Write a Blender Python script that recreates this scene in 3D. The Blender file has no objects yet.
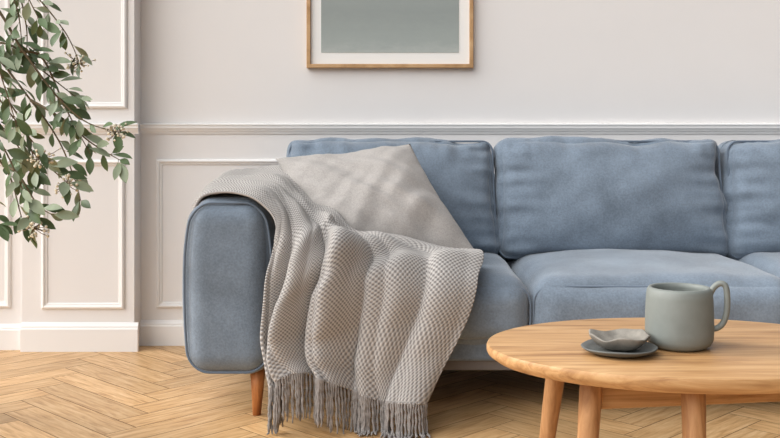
import bpy, bmesh, math, random
from mathutils import Vector, Matrix, noise
random.seed(7)
D = bpy.data
S = bpy.context.scene
COL = S.collection
S.view_settings.view_transform = 'Standard'

# ---------------------------------------------------------------- helpers
def lin(r, g, b):
    f = lambda c: (c/255/12.92) if c/255 <= 0.04045 else ((c/255+0.055)/1.055)**2.4
    return (f(r), f(g), f(b), 1)

def link(o, parent=None):
    COL.objects.link(o)
    if parent: o.parent = parent
    return o

def empty(name):
    e = D.objects.new(name, None); e.empty_display_size = 0.1
    return link(e)

def obj_from_bm(bm, name, mat, parent=None, smooth=True, recalc=True):
    if recalc: bmesh.ops.recalc_face_normals(bm, faces=bm.faces)
    me = D.meshes.new(name); bm.to_mesh(me); bm.free()
    if smooth:
        for p in me.polygons: p.use_smooth = True
    o = D.objects.new(name, me)
    if mat: me.materials.append(mat)
    return link(o, parent)

def nodes(name):
    m = D.materials.new(name); m.use_nodes = True
    nt = m.node_tree; b = nt.nodes['Principled BSDF']
    return m, nt, b

def N(nt, t, **kw):
    n = nt.nodes.new(t)
    for k, v in kw.items():
        if k.startswith('i_'):
            n.inputs[k[2:].replace('_', ' ')].default_value = v
        else: setattr(n, k, v)
    return n

def ramp(nt, fac, stops):
    r = nt.nodes.new('ShaderNodeValToRGB')
    while len(r.color_ramp.elements) < len(stops): r.color_ramp.elements.new(0.5)
    for e, (p, c) in zip(r.color_ramp.elements, stops):
        e.position = p; e.color = c
    nt.links.new(fac, r.inputs['Fac'])
    return r

def plain(name, c, rough=0.6, var=0.0, scale=8, bump=0.0, bscale=60, sheen=0.0, coord='Object', stretch=(1,1,1), spec=0.4, fine=0.0, fscale=200):
    m, nt, b = nodes(name)
    b.inputs['Roughness'].default_value = rough
    b.inputs['Specular IOR Level'].default_value = spec
    tc = N(nt, 'ShaderNodeTexCoord'); mp = N(nt, 'ShaderNodeMapping')
    mp.inputs['Scale'].default_value = stretch
    nt.links.new(tc.outputs[coord], mp.inputs['Vector'])
    n = N(nt, 'ShaderNodeTexNoise', i_Scale=scale, i_Detail=6.0, i_Roughness=0.6)
    nt.links.new(mp.outputs[0], n.inputs['Vector'])
    lo = tuple(x*(1-var) for x in c[:3])+(1,); hi = tuple(min(1, x*(1+var)) for x in c[:3])+(1,)
    r = ramp(nt, n.outputs['Fac'], [(0.3, lo), (0.7, hi)])
    out = r.outputs[0]
    if fine:
        nf = N(nt, 'ShaderNodeTexNoise', i_Scale=fscale, i_Detail=2.0)
        nt.links.new(tc.outputs[coord], nf.inputs['Vector'])
        mr = N(nt, 'ShaderNodeMapRange'); mr.inputs['From Min'].default_value = 0.3; mr.inputs['From Max'].default_value = 0.7
        mr.inputs['To Min'].default_value = 1-fine; mr.inputs['To Max'].default_value = 1+fine
        nt.links.new(nf.outputs['Fac'], mr.inputs['Value'])
        vm = N(nt, 'ShaderNodeVectorMath', operation='SCALE')
        nt.links.new(out, vm.inputs[0]); nt.links.new(mr.outputs[0], vm.inputs['Scale']); out = vm.outputs[0]
    nt.links.new(out, b.inputs['Base Color'])
    if bump:
        n2 = N(nt, 'ShaderNodeTexNoise', i_Scale=bscale, i_Detail=4.0)
        nt.links.new(tc.outputs[coord], n2.inputs['Vector'])
        bp = N(nt, 'ShaderNodeBump', i_Strength=bump, i_Distance=0.01)
        nt.links.new(n2.outputs['Fac'], bp.inputs['Height'])
        nt.links.new(bp.outputs[0], b.inputs['Normal'])
    if sheen:
        b.inputs['Sheen Weight'].default_value = sheen
        b.inputs['Sheen Roughness'].default_value = 0.5
    return m

def wood(name, dark, mid, light, stretch=(1.2, 14, 14), rough=0.5, scale=3.0, coord='Object', attr=None):
    m, nt, b = nodes(name)
    b.inputs['Roughness'].default_value = rough
    b.inputs['Specular IOR Level'].default_value = 0.35
    tc = N(nt, 'ShaderNodeTexCoord'); mp = N(nt, 'ShaderNodeMapping')
    mp.inputs['Scale'].default_value = stretch
    nt.links.new(tc.outputs[coord], mp.inputs['Vector'])
    n = N(nt, 'ShaderNodeTexNoise', i_Scale=scale, i_Detail=8.0, i_Roughness=0.62, i_Distortion=0.6)
    nt.links.new(mp.outputs[0], n.inputs['Vector'])
    r = ramp(nt, n.outputs['Fac'], [(0.3, dark), (0.5, mid), (0.72, light)])
    out = r.outputs[0]
    if attr:
        a = N(nt, 'ShaderNodeAttribute', attribute_name=attr)
        mr = N(nt, 'ShaderNodeMapRange'); mr.inputs['To Min'].default_value = 0.80; mr.inputs['To Max'].default_value = 1.12
        nt.links.new(a.outputs['Fac'], mr.inputs['Value'])
        vm = N(nt, 'ShaderNodeVectorMath', operation='SCALE')
        nt.links.new(out, vm.inputs[0]); nt.links.new(mr.outputs[0], vm.inputs['Scale'])
        out = vm.outputs[0]
    nt.links.new(out, b.inputs['Base Color'])
    bp = N(nt, 'ShaderNodeBump', i_Strength=0.12, i_Distance=0.004)
    nt.links.new(n.outputs['Fac'], bp.inputs['Height']); nt.links.new(bp.outputs[0], b.inputs['Normal'])
    return m

def tube(bm, pts, radii, segs=8, caps=True):
    pts = [Vector(p) for p in pts]; rings = []; prev = None
    for i, p in enumerate(pts):
        t = (pts[min(i+1, len(pts)-1)] - pts[max(i-1, 0)])
        if t.length < 1e-9: t = Vector((0, 0, 1))
        t.normalize()
        if prev is None:
            a = Vector((0, 0, 1)) if abs(t.z) < 0.9 else Vector((1, 0, 0))
            u = t.cross(a).normalized()
        else:
            u = (prev - t*prev.dot(t))
            u = u.normalized() if u.length > 1e-6 else t.orthogonal().normalized()
        prev = u; w = t.cross(u)
        r = radii[i] if isinstance(radii, (list, tuple)) else radii
        rings.append([bm.verts.new(p + (u*math.cos(2*math.pi*k/segs) + w*math.sin(2*math.pi*k/segs))*r) for k in range(segs)])
    for a, b in zip(rings, rings[1:]):
        for k in range(segs):
            bm.faces.new((a[k], a[(k+1) % segs], b[(k+1) % segs], b[k]))
    if caps:
        bm.faces.new(rings[0][::-1]); bm.faces.new(rings[-1])
    return rings

def closed_tube(bm, pts, r, segs=8):
    pts = [Vector(p) for p in pts]; n = len(pts); rings = []
    cen = sum(pts, Vector())/n
    nrm = Vector()
    for i in range(n): nrm += (pts[i]-cen).cross(pts[(i+1) % n]-cen)
    nrm.normalize()
    for i, p in enumerate(pts):
        t = (pts[(i+1) % n]-pts[i-1]).normalized(); u = nrm; w = t.cross(u).normalized(); u = w.cross(t)
        rings.append([bm.verts.new(p + (u*math.cos(2*math.pi*k/segs)+w*math.sin(2*math.pi*k/segs))*r) for k in range(segs)])
    for i in range(n):
        a, b = rings[i], rings[(i+1) % n]
        for k in range(segs):
            bm.faces.new((a[k], a[(k+1) % segs], b[(k+1) % segs], b[k]))

def catmull(P, t):
    n = len(P)-1; t = max(0, min(n-1e-6, t)); i = int(t); f = t-i
    p0 = P[max(i-1, 0)]; p1 = P[i]; p2 = P[i+1]; p3 = P[min(i+2, n)]
    return 0.5*((2*p1)+(p2-p0)*f+(2*p0-5*p1+4*p2-p3)*f*f+(3*p1-p0-3*p2+p3)*f**3)

def lathe(bm, prof, c, segs=48):
    c = Vector(c); rings = []
    for r, z in prof:
        if r < 1e-6: rings.append([bm.verts.new(c+Vector((0, 0, z)))])
        else: rings.append([bm.verts.new(c+Vector((r*math.cos(2*math.pi*k/segs), r*math.sin(2*math.pi*k/segs), z))) for k in range(segs)])
    for a, b in zip(rings, rings[1:]):
        for k in range(segs):
            k2 = (k+1) % segs
            if len(a) == 1 and len(b) == 1: continue
            if len(a) == 1: bm.faces.new((a[0], b[k], b[k2]))
            elif len(b) == 1: bm.faces.new((a[k], a[k2], b[0]))
            else: bm.faces.new((a[k], a[k2], b[k2], b[k]))

def bevel_box(name, x0, x1, y0, y1, z0, z1, mat, parent=None, bev=0.004, segs=3):
    bm = bmesh.new(); bmesh.ops.create_cube(bm, size=1)
    for v in bm.verts:
        v.co = Vector(((x0+x1)/2+v.co.x*(x1-x0), (y0+y1)/2+v.co.y*(y1-y0), (z0+z1)/2+v.co.z*(z1-z0)))
    if bev: bmesh.ops.bevel(bm, geom=bm.edges[:], offset=bev, segments=segs, profile=0.5, affect='EDGES')
    return obj_from_bm(bm, name, mat, parent, smooth=False)

# ---------------------------------------------------------------- materials
M_wall = plain('wall_paint', lin(231, 228, 226), 0.75, 0.012, 3, 0.02, 80)
M_trim = plain('trim_paint', lin(237, 235, 233), 0.5, 0.01, 3)
M_blue = plain('blue_velvet', lin(115, 128, 142), 0.85, 0.24, 6, 0.2, 330, 0.35, spec=0.2, fine=0.12, fscale=160)
M_pipe = plain('blue_piping', lin(101, 114, 129), 0.85, 0.08, 20, 0.1, 200, 0.3, spec=0.2)
M_plinth = plain('plinth_fabric', lin(112, 106, 102), 0.8, 0.06, 20)
M_leg = wood('leg_wood', lin(140, 85, 45), lin(182, 116, 64), lin(204, 142, 90), (14, 14, 1.5))
M_table = wood('oak_table', lin(146, 104, 64), lin(184, 142, 96), lin(206, 168, 122), (1.3, 16, 16), 0.42)
M_tleg = wood('oak_table_leg', lin(136, 94, 58), lin(168, 124, 82), lin(192, 148, 104), (16, 16, 1.3), 0.5)
M_floor = wood('parquet', lin(170, 126, 80), lin(206, 165, 116), lin(226, 191, 146), (2.5, 22, 1), 0.38, 3.0, 'UV', 'tone')
M_frame = wood('frame_oak', lin(165, 128, 88), lin(190, 152, 110), lin(206, 172, 132), (4, 20, 4))
M_mat = plain('mat_board', lin(240, 239, 236), 0.8)
M_mug = plain('grey_green_glaze', lin(122, 127, 123), 0.5, 0.06, 30, 0.03, 120, spec=0.4)
M_plate = plain('slate_plate', lin(100, 102, 100), 0.55, 0.12, 40, 0.05, 150)
M_bowl = plain('stone_bowl', lin(132, 127, 119), 0.6, 0.22, 45, 0.1, 150)
M_bark = plain('stem_bark', lin(104, 90, 66), 0.8, 0.2, 30)
M_leaf = plain('leaf_green', lin(92, 112, 76), 0.5, 0.35, 12)
M_leaf2 = plain('leaf_sage', lin(154, 166, 138), 0.55, 0.2, 12)
M_flower = plain('flower_cream', lin(226, 218, 196), 0.7, 0.1, 60)
M_vase = plain('vase_ceramic', lin(200, 194, 184), 0.5, 0.05, 10)
M_pillow = plain('linen_greige', lin(168, 163, 159), 0.9, 0.05, 90, 0.35, 380, 0.2, spec=0.15, fine=0.12, fscale=240)

# print
M_print, nt, b = nodes('painted_print')
tc = N(nt, 'ShaderNodeTexCoord'); sp = N(nt, 'ShaderNodeSeparateXYZ'); nt.links.new(tc.outputs['Generated'], sp.inputs[0])
n = N(nt, 'ShaderNodeTexNoise', i_Scale=7.0, i_Detail=8.0, i_Roughness=0.7)
mp = N(nt, 'ShaderNodeMapping'); mp.inputs['Scale'].default_value = (1, 1, 3); nt.links.new(tc.outputs['Generated'], mp.inputs['Vector']); nt.links.new(mp.outputs[0], n.inputs['Vector'])
mm = N(nt, 'ShaderNodeMath', operation='MULTIPLY_ADD'); mm.inputs[1].default_value = 0.16
nt.links.new(n.outputs['Fac'], mm.inputs[0]); nt.links.new(sp.outputs['Z'], mm.inputs[2])
r = ramp(nt, mm.outputs[0], [(0.06, lin(176, 182, 178)), (0.14, lin(158, 166, 163)), (0.3, lin(146, 154, 152)), (0.8, lin(170, 176, 174))])
nt.links.new(r.outputs[0], b.inputs['Base Color']); b.inputs['Roughness'].default_value = 0.7

# knit throw
M_knit, nt, b = nodes('knitted_throw')
b.inputs['Roughness'].default_value = 0.95; b.inputs['Specular IOR Level'].default_value = 0.1
b.inputs['Sheen Weight'].default_value = 0.2
tc = N(nt, 'ShaderNodeTexCoord'); sp = N(nt, 'ShaderNodeSeparateXYZ'); nt.links.new(tc.outputs['UV'], sp.inputs[0])
def sinn(o, k):
    a = N(nt, 'ShaderNodeMath', operation='MULTIPLY'); a.inputs[1].default_value = k; nt.links.new(o, a.inputs[0])
    s = N(nt, 'ShaderNodeMath', operation='SINE'); nt.links.new(a.outputs[0], s.inputs[0]); return s.outputs[0]
pr = N(nt, 'ShaderNodeMath', operation='MULTIPLY')
K = 2*math.pi/0.0136
nt.links.new(sinn(sp.outputs['X'], K), pr.inputs[0]); nt.links.new(sinn(sp.outputs['Y'], K), pr.inputs[1])
ad = N(nt, 'ShaderNodeMath', operation='MULTIPLY_ADD'); ad.inputs[1].default_value = 0.5; ad.inputs[2].default_value = 0.5
nt.links.new(pr.outputs[0], ad.inputs[0])
r = ramp(nt, ad.outputs[0], [(0.2, lin(124, 120, 118)), (0.75, lin(184, 180, 176))])
nt.links.new(r.outputs[0], b.inputs['Base Color'])
bp = N(nt, 'ShaderNodeBump', i_Strength=0.6, i_Distance=0.003)
nt.links.new(ad.outputs[0], bp.inputs['Height']); nt.links.new(bp.outputs[0], b.inputs['Normal'])
M_fringe = plain('fringe_yarn', lin(136, 131, 128), 0.95, 0.3, 60)

# ---------------------------------------------------------------- floor (herringbone planks)
W, n_ = 0.105, 5
bm = bmesh.new(); uvl = bm.loops.layers.uv.new('UVMap'); tone = bm.verts.layers.float.new('tone')
rot = Matrix.Rotation(math.radians(45), 2)
def plank(x, y, w, h):
    g = 0.012
    cs = [(x+g, y+g), (x+w-g, y+g), (x+w-g, y+h-g), (x+g, y+h-g)]
    pts = [rot @ Vector((c[0]*W, c[1]*W)) for c in cs]
    cx = sum(p.x for p in pts)/4; cy = sum(p.y for p in pts)/4
    if not (-3.0 < cx < 4.2 and -0.6 < cy < 4.5): return
    t = random.random(); ou = random.random()*20; ov = random.random()*20
    vs = []
    for p in pts:
        v = bm.verts.new((p.x, p.y, 0)); v[tone] = t; vs.append(v)
    f = bm.faces.new(vs)
    L = max(w, h)*W
    uv = [(0, 0), (L, 0), (L, W), (0, W)] if w > h else [(0, 0), (0, W), (L, W), (L, 0)]
    for l, q in zip(f.loops, uv): l[uvl].uv = (q[0]+ou, q[1]+ov)
for x in range(-80, 110):
    for y in range(-80, 110):
        k = (x-y) % (2*n_)
        if k == 0: plank(x, y, n_, 1)
        elif k == 2*n_-1: plank(x, y, 1, n_)
me_f = obj_from_bm(bm, 'floor', M_floor, smooth=False, recalc=False)
M_sub = plain('floor_gap', lin(112, 78, 50), 0.8)
sub = bevel_box('subfloor', -3.0, 4.2, -0.6, 4.5, -0.06, -0.0015, M_sub, me_f, bev=0)

# ---------------------------------------------------------------- walls / trims
YW, YL = 4.11, 4.0
bevel_box('wall_back', -3.0, 4.2, YW, YW+0.12, 0, 2.8, M_wall, bev=0)
bevel_box('wall_pilaster', -1.45, -1.008, YL, YW+0.02, 0, 2.8, M_wall, bev=0)
bevel_box('wall_back_left', -3.0, -1.45, YL+0.03, YW+0.02, 0, 2.8, M_wall, bev=0)

def extrude_profile(name, prof, x0, x1, yw, mat, parent=None):
    bm = bmesh.new()
    a = [bm.verts.new((x0, yw-p, z)) for p, z in prof]; b2 = [bm.verts.new((x1, yw-p, z)) for p, z in prof]
    for i in range(len(prof)-1): bm.faces.new((a[i], a[i+1], b2[i+1], b2[i]))
    bm.faces.new(a); bm.faces.new(b2[::-1])
    return obj_from_bm(bm, name, mat, parent, smooth=False)
base_prof = [(0, 0), (0.018, 0), (0.018, 0.078), (0.014, 0.084), (0.014, 0.088), (0.007, 0.096), (0.004, 0.10), (0, 0.10)]
rail_prof = [(0, 0.855), (0.005, 0.855), (0.006, 0.861), (0.010, 0.864), (0.013, 0.870), (0.018, 0.878), (0.018, 0.886), (0.021, 0.889), (0.021, 0.894), (0, 0.897)]
extrude_profile('baseboard_back', base_prof, -1.008, 4.2, YW, M_trim)
extrude_profile('baseboard_pilaster', [(p*1.1, z*1.12) for p, z in base_prof], -1.45, -0.99, YL, M_trim)
extrude_profile('baseboard_left', base_prof, -3.0, -1.45, YL+0.03, M_trim)
extrude_profile('trim_1', rail_prof, -1.008, 4.2, YW, M_trim)
extrude_profile('trim_2', rail_prof, -1.45, -0.99, YL, M_trim)
extrude_profile('trim_3', rail_prof, -3.0, -1.45, YL+0.03, M_trim)

def mould(name, x0, x1, z0, z1, yw, w=0.024, d=0.012):
    prof = [(0, 0), (0.0, d*0.5), (w*0.15, d*0.8), (w*0.35, d), (w*0.55, d*0.8), (w*0.6, d*0.45), (w*0.85, d*0.4), (w, d*0.15), (w, 0)]
    bm = bmesh.new(); rings = []
    for o, p in prof:
        rings.append([bm.verts.new(c) for c in ((x0+o, yw-p, z0+o), (x1-o, yw-p, z0+o), (x1-o, yw-p, z1-o), (x0+o, yw-p, z1-o))])
    for a, b2 in zip(rings, rings[1:]):
        for k in range(4): bm.faces.new((a[k], a[(k+1) % 4], b2[(k+1) % 4], b2[k]))
    return obj_from_bm(bm, name, M_trim, smooth=False)
mould('trim_4', -0.945, 2.9, 0.150, 0.752, YW)
mould('trim_5', -1.372, -1.045, 0.165, 0.752, YL)
mould('trim_6', -1.372, -1.035, 0.955, 2.5, YL)
mould('trim_7', -2.7, -1.505, 0.165, 0.752, YL+0.03)
mould('trim_8', -2.7, -1.505, 0.955, 2.5, YL+0.03)

# ---------------------------------------------------------------- picture
pic = empty('framed_picture')
x0, x1, z0, z1, yp = -0.336, 0.336, 1.120, 1.98, YW
fw = 0.016
bm = bmesh.new()
rings = []
for o, p in [(0, 0.001), (0, 0.026), (0.002, 0.028), (fw-0.002, 0.028), (fw, 0.026), (fw, 0.008)]:
    rings.append([bm.verts.new(c) for c in ((x0+o, yp-p, z0+o), (x1-o, yp-p, z0+o), (x1-o, yp-p, z1-o), (x0+o, yp-p, z1-o))])
for a, b2 in zip(rings, rings[1:]):
    for k in range(4): bm.faces.new((a[k], a[(k+1) % 4], b2[(k+1) % 4], b2[k]))
obj_from_bm(bm, 'frame', M_frame, pic, smooth=False)
bevel_box('mat_board', x0+0.01, x1-0.01, yp-0.014, yp-0.002, z0+0.01, z1-0.01, M_mat, pic, bev=0)
bevel_box('print', x0+0.058, x1-0.058, yp-0.0155, yp-0.013, z0+0.062, z1-0.062, M_print, pic, bev=0)

# ---------------------------------------------------------------- sofa
def smoothn(w, fx, fy, fz, seed):
    return noise.noise(Vector((w.x*fx, w.y*fy, w.z*fz))+Vector((seed*7.1, seed*1.3, 0)))
def soft_box(name, c, size, r, bulge, mat, parent, cuts=30, wr=0.004, pucker=0.0, seed=0, post=None, cr=0.0):
    bm = bmesh.new(); bmesh.ops.create_cube(bm, size=2)
    bmesh.ops.subdivide_edges(bm, edges=bm.edges[:], cuts=cuts, use_grid_fill=True)
    h = Vector(size)/2; c = Vector(c)
    for v in bm.verts:
        t = Vector([math.copysign(1-(1-min(1, abs(a)))**1.35, a) for a in v.co])
        p = Vector((t.x*h.x, t.y*h.y, t.z*h.z))
        q = Vector([max(-(h[i]-r), min(h[i]-r, p[i])) for i in range(3)])
        d = p-q
        if d.length > 1e-7: p = q+d.normalized()*r
        k = (1-t.x**2, 1-t.y**2, 1-t.z**2)
        k = [max(0, a)**0.7 for a in k]
        p.x += bulge[0]*t.x*k[1]*k[2]; p.y += bulge[1]*t.y*k[0]*k[2]; p.z += bulge[2]*t.z*k[0]*k[1]
        w = c+p
        nn = smoothn(w, 4, 5, 5, seed)
        # long soft diagonal drag lines
        e1 = w.x*0.8+w.z*0.6+w.y*0.3; e2 = -w.x*0.5+w.z*0.9+w.y*0.4
        n2 = noise.noise(Vector((e1*2.5, e2*11, seed*3.3)))
        n3 = noise.noise(Vector(((w.x-w.z)*2.2, (w.x+w.z*1.2)*9, seed*5.3)))
        m = max(abs(t.x), abs(t.y), abs(t.z))
        dirn = Vector([math.copysign(1, a) if abs(a) >= m-1e-4 else 0 for a in t]).normalized() if d.length <= 1e-7 else d.normalized()
        p += dirn*(nn*wr+cr*(n2+n3))
        if pucker:
            for ax, sg in ((t.z, w.x), (abs(t.x), w.z)):
                e = max(0, (ax-0.5)/0.5)**1.3*(1-max(0, ax-.9)*4)
                p.y += -math.copysign(1, -t.y)*pucker*e*noise.noise(Vector((sg*26, seed*4.0, ax*1.0)))
            if t.z > 0: p.z += pucker*0.6*t.z**4*noise.noise(Vector((w.x*7, seed*9.0, 0)))
        if post: p = post(t, p)
        v.co = c+p
    return obj_from_bm(bm, name, mat, parent)

def rr_path(hx, hz, r, n=8):
    pts = []
    for cx, cz, a0 in ((hx-r, hz-r, 0), (-hx+r, hz-r, 90), (-hx+r, -hz+r, 180), (hx-r, -hz+r, 270)):
        for k in range(n+1):
            a = math.radians(a0+90*k/n); pts.append((cx+r*math.cos(a), cz+r*math.sin(a)))
    out = []
    for i, p in enumerate(pts):
        q = pts[(i+1) % len(pts)]; out.append(p)
        m = int(math.dist(p, q)/0.03)
        for k in range(1, m): out.append((p[0]+(q[0]-p[0])*k/m, p[1]+(q[1]-p[1])*k/m))
    return out

sofa = empty('sofa')
YF = 3.03; YB = 3.99
AX0, AX1 = -0.624, -0.350
def arm(name, xa, xb):
    c = ((xa+xb)/2, (YF+YB)/2, (0.128+0.664)/2); sz = (xb-xa, YB-YF, 0.664-0.128)
    def post(t, p):
        f = max(0, (t.z-0.25)/0.75)
        p.x *= 1-0.15*f*f
        if t.z < 0: p.x *= 1-0.05*t.z*t.z
        return p
    soft_box(name, c, sz, 0.074, (0.022, 0.016, 0.008), M_blue, sofa, 44, 0.004, seed=len(name), post=post, cr=0.002)
    bm = bmesh.new()
    hx, hz = sz[0]/2-0.013, sz[2]/2-0.013
    pts = []
    for x, z in rr_path(hx, hz, 0.066):
        tz = z/hz; f = max(0, (tz-0.25)/0.75); s = 1-0.15*f*f
        if tz < 0: s = 1-0.05*tz*tz
        s *= 1+0.06*(1-tz*tz)
        pts.append((c[0]+x*s, YF+0.020, c[2]+z))
    closed_tube(bm, pts, 0.004)
    obj_from_bm(bm, name+'_piping', M_pipe, sofa)
arm('arm_left', AX0, AX1)
arm('arm_right', 2.035, 2.309)
bevel_box('base', -0.36, 2.04, 3.085, 3.96, 0.165, 0.235, M_blue, sofa, 0.015)
bevel_box('plinth', -0.34, 2.03, 3.10, 3.95, 0.135, 0.168, M_plinth, sofa, 0.005)
bevel_box('back_frame', -0.45, 2.12, 3.90, 3.995, 0.15, 0.70, M_blue, sofa, 0.03)
SX = [-0.345, 0.432, 1.235, 2.03]
for i in range(3):
    xa, xb = SX[i]+0.001, SX[i+1]-0.001
    c = ((xa+xb)/2, (3.045+3.86)/2, (0.215+0.418)/2); sz = (xb-xa, 3.86-3.045, 0.203)
    soft_box('seat_cushion_%d' % (i+1), c, sz, 0.075, (0.0, 0.024, 0.028), M_blue, sofa, 44, 0.008, seed=i+3, cr=0.006)
    bm = bmesh.new()
    pts = []
    for x, z in rr_path(sz[0]/2-0.004, sz[2]/2-0.022, 0.055): pts.append((c[0]+x, 3.045+0.040-0.018*(1-(x/(sz[0]/2))**2), c[2]+z))
    closed_tube(bm, pts, 0.0035)
    obj_from_bm(bm, 'seat_piping_%d' % (i+1), M_pipe, sofa)
BX = [-0.385, 0.392, 1.222, 2.06]
for i in range(3):
    xa, xb = BX[i], BX[i+1]
    H = 0.44; T = 0.20
    c = Vector(((xa+xb)/2, 3.765, 0.40+H/2-0.012))
    def post(t, p, H=H):
        p = p.copy()
        tz = p.z/(H/2)
        p.x *= 1-0.022*tz
        p.x *= 1-0.012*(1-tz*tz)
        p.z += 0.008*t.z*(abs(t.x)**10) if t.z > 0 else 0
        return p
    o = soft_box('back_cushion_%d' % (i+1), (0, 0, 0), (xb-xa, T, H), 0.055, (0.006, 0.085, 0.004), M_blue, sofa, 60, 0.018, 0.026, seed=i+11, post=post, cr=0.011)
    o.location = c; o.rotation_euler = (-math.radians(9), 0, 0)
    bm = bmesh.new(); pts = []
    for x, z in rr_path((xb-xa)/2-0.008, H/2-0.008, 0.04):
        tz = z/(H/2); pts.append((x*(1-0.022*tz)*(1-0.012*(1-tz*tz)), -T/2+0.030, z))
    closed_tube(bm, pts, 0.004)
    p = obj_from_bm(bm, 'back_piping_%d' % (i+1), M_pipe, sofa)
    p.location = c; p.rotation_euler = (-math.radians(9), 0, 0)
bm = bmesh.new()
for x, y in ((-0.405, 3.10), (2.09, 3.10), (-0.405, 3.90), (2.09, 3.90)):
    tube(bm, [(x-0.002, y, 0.0), (x, y, 0.07), (x+0.001, y, 0.15)], [0.0125, 0.018, 0.0245], 20)
obj_from_bm(bm, 'legs', M_leg, sofa)

# ---------------------------------------------------------------- throw pillow
bm = bmesh.new()
TL, TR, BR, BL = Vector((-0.395, 3.50, 0.772)), Vector((0.070, 3.53, 0.822)), Vector((0.290, 3.24, 0.462)), Vector((-0.225, 3.17, 0.480))
n = 70; T = 0.104
nr = ((TR-TL).cross(BL-TL)).normalized()
if nr.y > 0: nr = -nr
def pil(u, v, s):
    a, b3 = 2*u-1, 2*v-1
    uu = 0.5+0.5*a*(1-0.06*(1-b3*b3)); vv = 0.5+0.5*b3*(1-0.05*(1-a*a))
    p = (TL*(1-uu)+TR*uu)*(1-vv)+(BL*(1-uu)+BR*uu)*vv
    k = max(0, (1-a*a)*(1-b3*b3))
    h = T*k**0.55
    w = noise.noise(Vector((u*2.5, v*2, s)))*0.026*k**0.5
    w += 0.022*noise.noise(Vector(((u+v)*1.6, (u-v)*6.0, s*2+4)))*k**0.35
    w += 0.016*noise.noise(Vector(((u-v)*1.5, (u+v)*6.5, s*2+9)))*k**0.35
    th = math.atan2(b3, a)
    w += 0.006*k**0.25*(1-k)**3*noise.noise(Vector((math.cos(th)*7, math.sin(th)*7, 2)))*2
    w -= 0.038*math.exp(-((u-0.50)/0.2)**2)*math.exp(-(v/0.3)**2)*k**0.4
    return p+nr*(s*h+w)
for s in (1, -1):
    g = [[bm.verts.new(pil(i/n, j/n, s)) for i in range(n+1)] for j in range(n+1)]
    for j in range(n):
        for i in range(n): bm.faces.new((g[j][i], g[j][i+1], g[j+1][i+1], g[j+1][i]))
bmesh.ops.remove_doubles(bm, verts=bm.verts[:], dist=0.0004)
obj_from_bm(bm, 'throw_pillow', M_pillow)

# ---------------------------------------------------------------- blanket
rows = [
 [(-.597,3.12,.620),(-.607,3.34,.61),(-.607,3.50,.61),(-.600,3.66,.62),(-.587,3.82,.64)],
 [(-.560,3.08,.660),(-.572,3.32,.674),(-.572,3.50,.679),(-.562,3.68,.689),(-.545,3.84,.70)],
 [(-.49,3.055,.675),(-.49,3.27,.685),(-.48,3.46,.690),(-.465,3.66,.705),(-.44,3.86,.72)],
 [(-.408,3.012,.660),(-.385,3.18,.687),(-.375,3.36,.692),(-.365,3.54,.715),(-.35,3.72,.745)],
 [(-.352,2.985,.612),(-.325,3.08,.632),(-.30,3.20,.63),(-.28,3.34,.63),(-.27,3.44,.65)],
 [(-.342,2.972,.550),(-.27,3.00,.555),(-.20,3.08,.54),(-.13,3.17,.53),(-.06,3.22,.51)],
 [(-.345,2.970,.470),(-.26,2.96,.480),(-.13,3.00,.490),(0.03,3.08,.480),(.255,3.17,.458)],
 [(-.355,2.975,.370),(-.265,2.965,.385),(-.14,2.965,.405),(.04,2.98,.415),(.255,3.00,.410)],
 [(-.366,2.975,.270),(-.275,2.970,.275),(-.155,2.970,.28),(.01,2.965,.29),(.212,2.97,.290)],
 [(-.352,2.965,.190),(-.268,2.960,.205),(-.165,2.960,.19),(-.02,2.96,.165),(.155,2.955,.18)],
 [(-.338,2.955,.125),(-.25,2.95,.160),(-.15,2.95,.130),(-.03,2.95,.088),(.105,2.94,.080)],
]
R = [[Vector(p) for p in row] for row in rows]
def base(u, v):
    return catmull([catmull(row, u*4) for row in R], v*(len(R)-1))
def sm(a, b_, x):
    t = max(0, min(1, (x-a)/(b_-a))); return t*t*(3-2*t)
def fold(u, v):
    A = 0.020+0.066*sm(0.34, 0.70, v)
    uu = u+0.07*math.sin(4.5*v+2)*(1-v)+0.04*noise.noise(Vector((u*3, v*3, 9)))
    ph = math.pi*(4.4*uu+0.45)
    w1 = abs(math.sin(ph))**0.75
    amp = 0.62+0.9*noise.noise(Vector((math.floor(ph/math.pi)*1.7+.3, v*1.8, 1.0)))
    amp = max(0.32, min(1.15, amp))*w1
    w2 = abs(math.sin(math.pi*(8.0*u+1.5*math.sin(2.5*v))))
    loc = 1-0.72*sm(0.74, 1.0, u)*(1-sm(0.85, 1, v))
    nz = noise.noise(Vector((u*4, v*6, 3.0)))
    nz2 = noise.noise(Vector((u*7+v*5, v*12-u*4, 6.0)))
    sw = 0.022*sm(.36, .48, v)*(1-sm(.6, .74, v))*sm(.2, .5, u)*(0.5+0.5*math.sin(2*math.pi*(v*9+u*1.6)))
    f = A*loc*(amp*0.9+0.15*w2)+0.013*nz+0.006*nz2+0.012+sw
    return f*(0.4+0.6*sm(0, 0.12, u)) if v < 0.5 else f*(0.4+0.6*max(sm(0, 0.12, u), sm(.5, .65, v)))
def bl(u, v):
    e = 0.004
    p = base(u, v)
    du = base(min(1, u+e), v)-base(max(0, u-e), v); dv = base(u, min(1, v+e))-base(u, max(0, v-e))
    nn = FLIP*dv.cross(du)
    nn = nn.normalized() if nn.length > 1e-12 else Vector((0, -1, 0))
    f = fold(u, v)
    side = du.normalized()*0.7*(f-0.025)*sm(.36, .6, v)*(1-sm(.85, 1, u))*sm(0, .22, u)
    q = p+nn*f-side
    if q.z < 0.01: q.z = 0.01
    return q
FLIP = 1 if (base(0.5, 0.804)-base(0.5, 0.8)).cross(base(0.504, 0.8)-base(0.5, 0.8)).y < 0 else -1
NU, NV = 200, 260
bm = bmesh.new(); uvl = bm.loops.layers.uv.new('UVMap')
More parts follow.
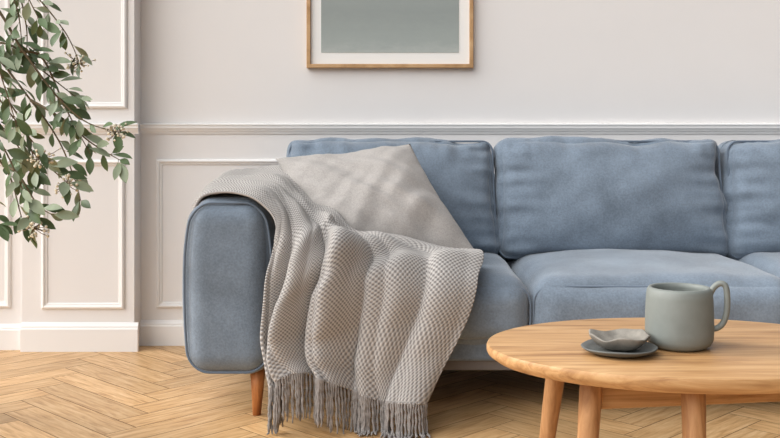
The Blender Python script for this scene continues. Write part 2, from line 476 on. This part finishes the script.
P = [[bl(i/NU, j/NV) for i in range(NU+1)] for j in range(NV+1)]
for it in range(2):
    Q = [r_[:] for r_ in P]
    for j in range(NV+1):
        for i in range(1, NU): Q[j][i] = (P[j][i-1]+P[j][i]*2+P[j][i+1])/4
    P = Q
G = [[bm.verts.new(P[j][i]) for i in range(NU+1)] for j in range(NV+1)]
uvd = {}
Ulen = [0.0]
for i in range(NU): Ulen.append(Ulen[-1]+(G[int(NV*.8)][i+1].co-G[int(NV*.8)][i].co).length)
vl = 0
for j in range(NV+1):
    if j: vl += (G[j][NU//2].co-G[j-1][NU//2].co).length
    for i in range(NU+1): uvd[G[j][i]] = (Ulen[i], vl)
for j in range(NV):
    for i in range(NU):
        f = bm.faces.new((G[j][i], G[j+1][i], G[j+1][i+1], G[j][i+1]))
        for l in f.loops: l[uvl].uv = uvd[l.vert]
hem = [G[NV][i].co.copy() for i in range(NU+1)]
throw = empty('throw_blanket')
o = obj_from_bm(bm, 'knit_cloth', M_knit, throw, recalc=False)
md = o.modifiers.new('solid', 'SOLIDIFY'); md.thickness = 0.007; md.offset = 0
bm = bmesh.new()
NS = 110
for k in range(NS):
    t = k/(NS-1)*NU; i = min(NU-1, int(t)); p = hem[i].lerp(hem[i+1], t-i)
    L = 0.130+random.uniform(-0.015, 0.015); pts = []; rad = []
    sx = random.uniform(-0.06, 0.06); sy = random.uniform(-0.03, 0.01)
    cur = p+Vector((0, 0, 0.006)); pts.append(cur.copy()); rad.append(0.0035)
    steps = 14; d = Vector((sx, sy-0.02, -1)).normalized()
    for s in range(steps):
        nx = cur+d*(L/steps)
        if nx.z < 0.006:
            nx.z = 0.006+random.random()*0.002
            hd = Vector((sx*5+random.uniform(-.2, .2), -1, 0)).normalized(); nx = Vector((cur.x, cur.y, nx.z))+hd*(L/steps)
        nx += Vector((math.sin(s*1.1+k)*0.0012, 0, 0))
        cur = nx; pts.append(cur.copy()); rad.append(0.0036+0.0012*math.sin(s*2.4+k) if s < steps-2 else 0.0022)
    tube(bm, pts, rad, 7)
obj_from_bm(bm, 'fringe', M_fringe, throw)

# ---------------------------------------------------------------- coffee table
table = empty('coffee_table')
CX, CY, RX, RY, ZT = 0.622, 2.135, 0.418, 0.305, 0.42
bm = bmesh.new(); rings = []; SG = 128
for s, dz in ((0.0, 0), (0.5, 0), (0.985, 0), (0.994, -0.001), (1.0, -0.006), (1.0, -0.014), (0.994, -0.020), (0.96, -0.030), (0.5, -0.030), (0, -0.030)):
    if s == 0: rings.append([bm.verts.new((CX, CY, ZT+dz))]); continue
    rings.append([bm.verts.new((CX+RX*s*math.cos(2*math.pi*k/SG), CY+RY*s*math.sin(2*math.pi*k/SG), ZT+dz)) for k in range(SG)])
for a, b2 in zip(rings, rings[1:]):
    for k in range(SG):
        k2 = (k+1) % SG
        if len(a) == 1: bm.faces.new((a[0], b2[k], b2[k2]))
        elif len(b2) == 1: bm.faces.new((a[k], a[k2], b2[0]))
        else: bm.faces.new((a[k], a[k2], b2[k2], b2[k]))
o = obj_from_bm(bm, 'table_top', M_table, table)
md = o.modifiers.new('es', 'EDGE_SPLIT'); md.split_angle = math.radians(35)
bm = bmesh.new()
zt = ZT-0.031
for (xt, yt, xb, yb) in ((0.385, 2.30, 0.345, 2.36), (0.402, 2.02, 0.365, 1.96), (0.575, 1.925, 0.56, 1.85), (0.86, 2.10, 0.92, 2.06)):
    tube(bm, [(xt, yt, zt), ((xt*.6+xb*.4), (yt*.6+yb*.4), zt*.6), (xb, yb, 0.0)], [0.0235, 0.0205, 0.013], 24)
o = obj_from_bm(bm, 'legs', M_tleg, table); md = o.modifiers.new('es', 'EDGE_SPLIT')
def beam(name, a, b3, w, h, zc):
    a, b3 = Vector(a), Vector(b3); d = (b3-a); L = d.length; ang = math.atan2(d.y, d.x)
    o = bevel_box(name, -L/2, L/2, -w/2, w/2, -h/2, h/2, M_table, table, 0.004)
    o.location = ((a.x+b3.x)/2, (a.y+b3.y)/2, zc); o.rotation_euler = (0, 0, ang); return o
beam('rail_front', (0.400, 2.03), (0.86, 2.10), 0.024, 0.076, zt-0.038)
beam('rail_back', (0.390, 2.28), (0.86, 2.12), 0.024, 0.034, zt-0.018)
beam('rail_cross', (0.577, 1.94), (0.62, 2.19), 0.024, 0.034, zt-0.018)

# ---------------------------------------------------------------- mug
mug = empty('ceramic_mug'); mc = (0.600, 2.105, ZT)
bm = bmesh.new()
lathe(bm, [(0, 0.001), (0.050, 0.001), (0.054, 0.002), (0.063, 0.008), (0.068, 0.018), (0.0695, 0.035), (0.069, 0.07), (0.0675, 0.105), (0.0655, 0.119), (0.062, 0.1245), (0.058, 0.125), (0.054, 0.1225), (0.055, 0.114), (0.061, 0.09), (0.0625, 0.03), (0.055, 0.010), (0, 0.009)], mc, 64)
obj_from_bm(bm, 'body', M_mug, mug)
bm = bmesh.new()
hp = [Vector((0.060, 0, 0.110)), Vector((0.068, 0, 0.126)), Vector((0.080, 0, 0.135)), Vector((0.091, 0, 0.130)), Vector((0.0945, 0, 0.105)), Vector((0.093, 0, 0.076)), Vector((0.086, 0, 0.054)), Vector((0.074, 0, 0.043)), Vector((0.063, 0, 0.042))]
rr = Matrix.Rotation(math.radians(-16), 3, 'Z')
pts = [rr @ catmull(hp, t*8/40)+Vector(mc) for t in range(41)]
tube(bm, pts, 0.0062, 14)
obj_from_bm(bm, 'handle', M_mug, mug)

# ---------------------------------------------------------------- plate, bowl
def dish(bm, c, prof, wob, seed, segs=64, ex=1.0, ey=1.0, tilt=0):
    rings = []; c = Vector(c); T_ = Matrix.Rotation(tilt, 3, 'Y')
    for r, z in prof:
        if r < 1e-6: rings.append([bm.verts.new(c+Vector((0, 0, z)))]); continue
        rg = []
        for k in range(segs):
            a = 2*math.pi*k/segs
            w = 1+wob*noise.noise(Vector((math.cos(a)*1.3, math.sin(a)*1.3, seed)))
            dz = z*(1+1.6*wob*noise.noise(Vector((math.cos(a)*1.6, math.sin(a)*1.6, seed+9))))
            rg.append(bm.verts.new(c+T_ @ Vector((r*w*ex*math.cos(a), r*w*ey*math.sin(a), dz))))
        rings.append(rg)
    for a, b2 in zip(rings, rings[1:]):
        for k in range(segs):
            k2 = (k+1) % segs
            if len(a) == 1: bm.faces.new((a[0], b2[k], b2[k2]))
            elif len(b2) == 1: bm.faces.new((a[k], a[k2], b2[0]))
            else: bm.faces.new((a[k], a[k2], b2[k2], b2[k]))
bm = bmesh.new()
dish(bm, (0.462, 2.045, ZT), [(0, 0.0005), (0.045, 0.0005), (0.05, 0.002), (0.066, 0.007), (0.075, 0.013), (0.0765, 0.0155), (0.074, 0.0165), (0.064, 0.011), (0.048, 0.007), (0, 0.006)], 0.06, 1)
obj_from_bm(bm, 'small_plate', M_plate)
bm = bmesh.new()
dish(bm, (0.464, 2.055, ZT+0.0085), [(0, 0.0), (0.03, 0.0), (0.046, 0.006), (0.058, 0.016), (0.0645, 0.025), (0.0655, 0.028), (0.062, 0.0285), (0.052, 0.020), (0.03, 0.012), (0, 0.011)], 0.26, 3.2, ex=1.0, ey=0.9)
obj_from_bm(bm, 'small_bowl', M_bowl)

# ---------------------------------------------------------------- plant
plant = empty('leafy_branches_in_vase')
bm = bmesh.new(); vc = (-1.52, 3.05, 0.0)
lathe(bm, [(0, 0.001), (0.10, 0.001), (0.115, 0.01), (0.15, 0.12), (0.155, 0.25), (0.13, 0.40), (0.075, 0.50), (0.06, 0.54), (0.07, 0.58), (0.062, 0.58), (0.052, 0.54), (0.065, 0.49), (0.11, 0.40), (0.12, 0.25), (0, 0.05)], vc, 48)
obj_from_bm(bm, 'vase', M_vase, plant)
M0 = Vector((-1.50, 3.05, 0.40))
def V(*l): return [Vector(a) for a in l]
branches = [
 [M0]+V((-1.50,3.04,0.8), (-1.40,3.0,1.24), (-1.20,2.98,1.27), (-1.07,2.96,1.10), (-.97,2.95,.97), (-.88,2.93,.895), (-.79,2.92,.865)),
 V((-1.40,3.0,1.24), (-1.22,3.04,1.13), (-1.08,3.05,.96), (-1.0,3.06,.84), (-.95,3.06,.72), (-.93,3.05,.66)),
 V((-1.45,3.03,1.05), (-1.25,2.9,1.02), (-1.12,2.88,.86), (-1.05,2.88,.72), (-1.01,2.87,.60)),
 V((-1.40,3.0,1.24), (-1.30,3.1,1.42), (-1.13,3.12,1.32), (-1.0,3.1,1.18), (-.95,3.1,1.08)),
 V((-1.47,3.03,0.85), (-1.32,3.1,.88), (-1.18,3.1,.76), (-1.13,3.1,.62), (-1.12,3.1,.56)),
 V((-1.08,3.05,.96), (-.98,3.0,.91), (-.88,3.0,.83), (-.79,2.98,.78)),
 V((-1.40,3.0,1.24), (-1.28,2.9,1.5), (-1.12,2.9,1.42), (-1.05,2.9,1.28), (-1.0,2.9,1.18)),
 V((-1.22,3.04,1.13), (-1.12,3.0,1.12), (-1.02,3.0,1.04), (-.92,3.0,.96)),
 V((-1.25,2.9,1.02), (-1.14,2.85,1.0), (-1.05,2.84,.90), (-.97,2.84,.80)),
 V((-1.30,3.1,1.42), (-1.18,3.15,1.35), (-1.13,3.15,1.20), (-1.13,3.15,1.08)),
 V((-1.32,3.1,.88), (-1.20,3.0,.92), (-1.13,3.0,.86), (-1.04,3.0,.74)),
 V((-1.18,3.1,.76), (-1.12,3.05,.74), (-1.05,3.02,.65), (-1.0,3.0,.62)),
 V((-1.40,3.0,1.24), (-1.24,2.86,1.26), (-1.12,2.82,1.12), (-1.06,2.8,.98), (-1.03,2.8,.88)),
 V((-1.30,3.1,1.42), (-1.20,3.0,1.38), (-1.10,2.98,1.24), (-1.08,2.98,1.1)),
 V((-1.08,2.96,1.10), (-1.02,2.98,1.08), (-.95,2.98,.93), (-.88,2.98,.80)),
 V((-1.24,2.86,1.26), (-1.18,2.8,1.10), (-1.14,2.8,.94), (-1.12,2.8,.80)),
 V((-1.45,3.03,1.05), (-1.28,3.1,1.06), (-1.16,3.12,.94), (-1.10,3.12,.80), (-1.08,3.1,.70)),
 V((-1.12,2.88,.86), (-1.08,2.9,.86), (-1.00,2.92,.78), (-.93,2.92,.72)),
 V((-1.47,3.03,0.85), (-1.30,2.95,.84), (-1.18,2.92,.70), (-1.13,2.92,.60)),
]
bs = bmesh.new(); L1 = bmesh.new(); L2 = bmesh.new(); FL = bmesh.new()
def leaf(bm, p, d, nrm, L, Wd):
    d = d.normalized(); s = d.cross(nrm).normalized(); up = s.cross(d)
    prof = [0.02, 0.42, 0.82, 1.0, 0.92, 0.62, 0.02]; m = len(prof); rowsl = []
    cur = random.uniform(0.05, 0.3)
    for i, w in enumerate(prof):
        t = i/(m-1); c = p+d*L*t-up*L*cur*t*t
        rowsl.append([bm.verts.new(c-s*Wd*w/2+up*Wd*0.14*w), bm.verts.new(c), bm.verts.new(c+s*Wd*w/2+up*Wd*0.14*w)])
    for a, b2 in zip(rowsl, rowsl[1:]):
        for k in range(2): bm.faces.new((a[k], a[k+1], b2[k+1], b2[k]))
def flower(p, cnt=22, rad=0.03):
    for _ in range(cnt):
        q = p+Vector((random.gauss(0, rad*.5), random.gauss(0, rad*.5), random.gauss(0, rad*.4)))
        tube(bs, [p, p.lerp(q, .6)+Vector((0, 0, -.003)), q], [0.0009]*3, 4)
        bmesh.ops.create_icosphere(FL, subdivisions=1, radius=random.uniform(0.003, 0.0055), matrix=Matrix.Translation(q))
for bi, B in enumerate(branches):
    n = 40; seg = len(B)-1; pts = [catmull(B, seg*k/n) for k in range(n+1)]
    r0 = 0.006 if bi == 0 else 0.0032
    tube(bs, pts, [r0*(1-k/n)+0.0011 for k in range(n+1)], 7)
    acc = 0
    for k in range(1, n+1):
        acc += (pts[k]-pts[k-1]).length
        if pts[k].x < -1.30 and pts[k].z < 1.1: continue
        if acc > 0.024 or k == n:
            acc = 0
            t = (pts[k]-pts[k-1]).normalized()
            for q in range(2 if random.random() < 0.6 else 1):
                a = random.uniform(0, 2*math.pi)
                o_ = t.orthogonal().normalized(); o_.rotate(Matrix.Rotation(a, 3, t))
                d = (t*random.uniform(.3, 1.1)+o_*random.uniform(.5, 1.1)+Vector((0, 0, random.uniform(-.35, .15))))
                nrm = Vector((random.uniform(-.6, .6), -random.uniform(.3, 1), random.uniform(.1, 1))).normalized()
                if abs(nrm.dot(d.normalized())) > .9: nrm = Vector((0, 0, 1))
                L = random.uniform(0.040, 0.074)
                st = pts[k]+d.normalized()*0.008
                tube(bs, [pts[k], st], [0.0009, 0.0008], 4)
                leaf(L1 if random.random() < .58 else L2, st, d, nrm, L, L*random.uniform(.34, .48))
    if bi in (0, 2, 3, 8, 17): flower(pts[-1]+Vector((0, 0, -.005)), 34, 0.038)
obj_from_bm(bs, 'stems', M_bark, plant)
obj_from_bm(L1, 'leaves_green', M_leaf, plant, recalc=False); obj_from_bm(L2, 'leaves_sage', M_leaf2, plant, recalc=False)
obj_from_bm(FL, 'blossoms', M_flower, plant)

# ---------------------------------------------------------------- light, camera
# soft daylight: environment brighter towards the window side (left), dim near the horizon
w = D.worlds.new('world'); S.world = w; w.use_nodes = True
nt = w.node_tree; bg = nt.nodes['Background']
tc = N(nt, 'ShaderNodeTexCoord'); dp = N(nt, 'ShaderNodeVectorMath', operation='DOT_PRODUCT')
nt.links.new(tc.outputs['Generated'], dp.inputs[0]); dp.inputs[1].default_value = Vector((-0.80, -0.44, 0.40)).normalized()
r = ramp(nt, dp.outputs['Value'], [(0.0, (0.18, 0.185, 0.20, 1)), (0.42, (0.36, 0.37, 0.39, 1)), (0.78, (3.3, 3.3, 3.3, 1)), (1.0, (5.4, 5.35, 5.3, 1))])
sp = N(nt, 'ShaderNodeSeparateXYZ'); nt.links.new(tc.outputs['Generated'], sp.inputs[0])
el = N(nt, 'ShaderNodeMapRange'); el.interpolation_type = 'SMOOTHSTEP'
el.inputs['From Min'].default_value = 0.04; el.inputs['From Max'].default_value = 0.38
el.inputs['To Min'].default_value = 0.04; el.inputs['To Max'].default_value = 0.97
nt.links.new(sp.outputs['Z'], el.inputs['Value'])
nt.links.new(r.outputs[0], bg.inputs[0])
nt.links.new(el.outputs[0], bg.inputs[1])
sd = D.lights.new('window_sun', 'SUN'); sd.energy = 2.1; sd.angle = math.radians(14); sd.color = (1.0, 0.96, 0.90)
so = D.objects.new('window_sun', sd); link(so)
so.location = (-4, 3, 3)
so.rotation_euler = Vector((0.9, -0.20, -0.50)).to_track_quat('-Z', 'Y').to_euler()
cd = D.cameras.new('camera'); cd.sensor_width = 36; cd.lens = 36*1015/780; cd.shift_y = -(219-130)/780
cam = D.objects.new('camera', cd); link(cam); cam.location = (0, 0, 0.87); cam.rotation_euler = (math.radians(90), 0, 0)
S.camera = cam
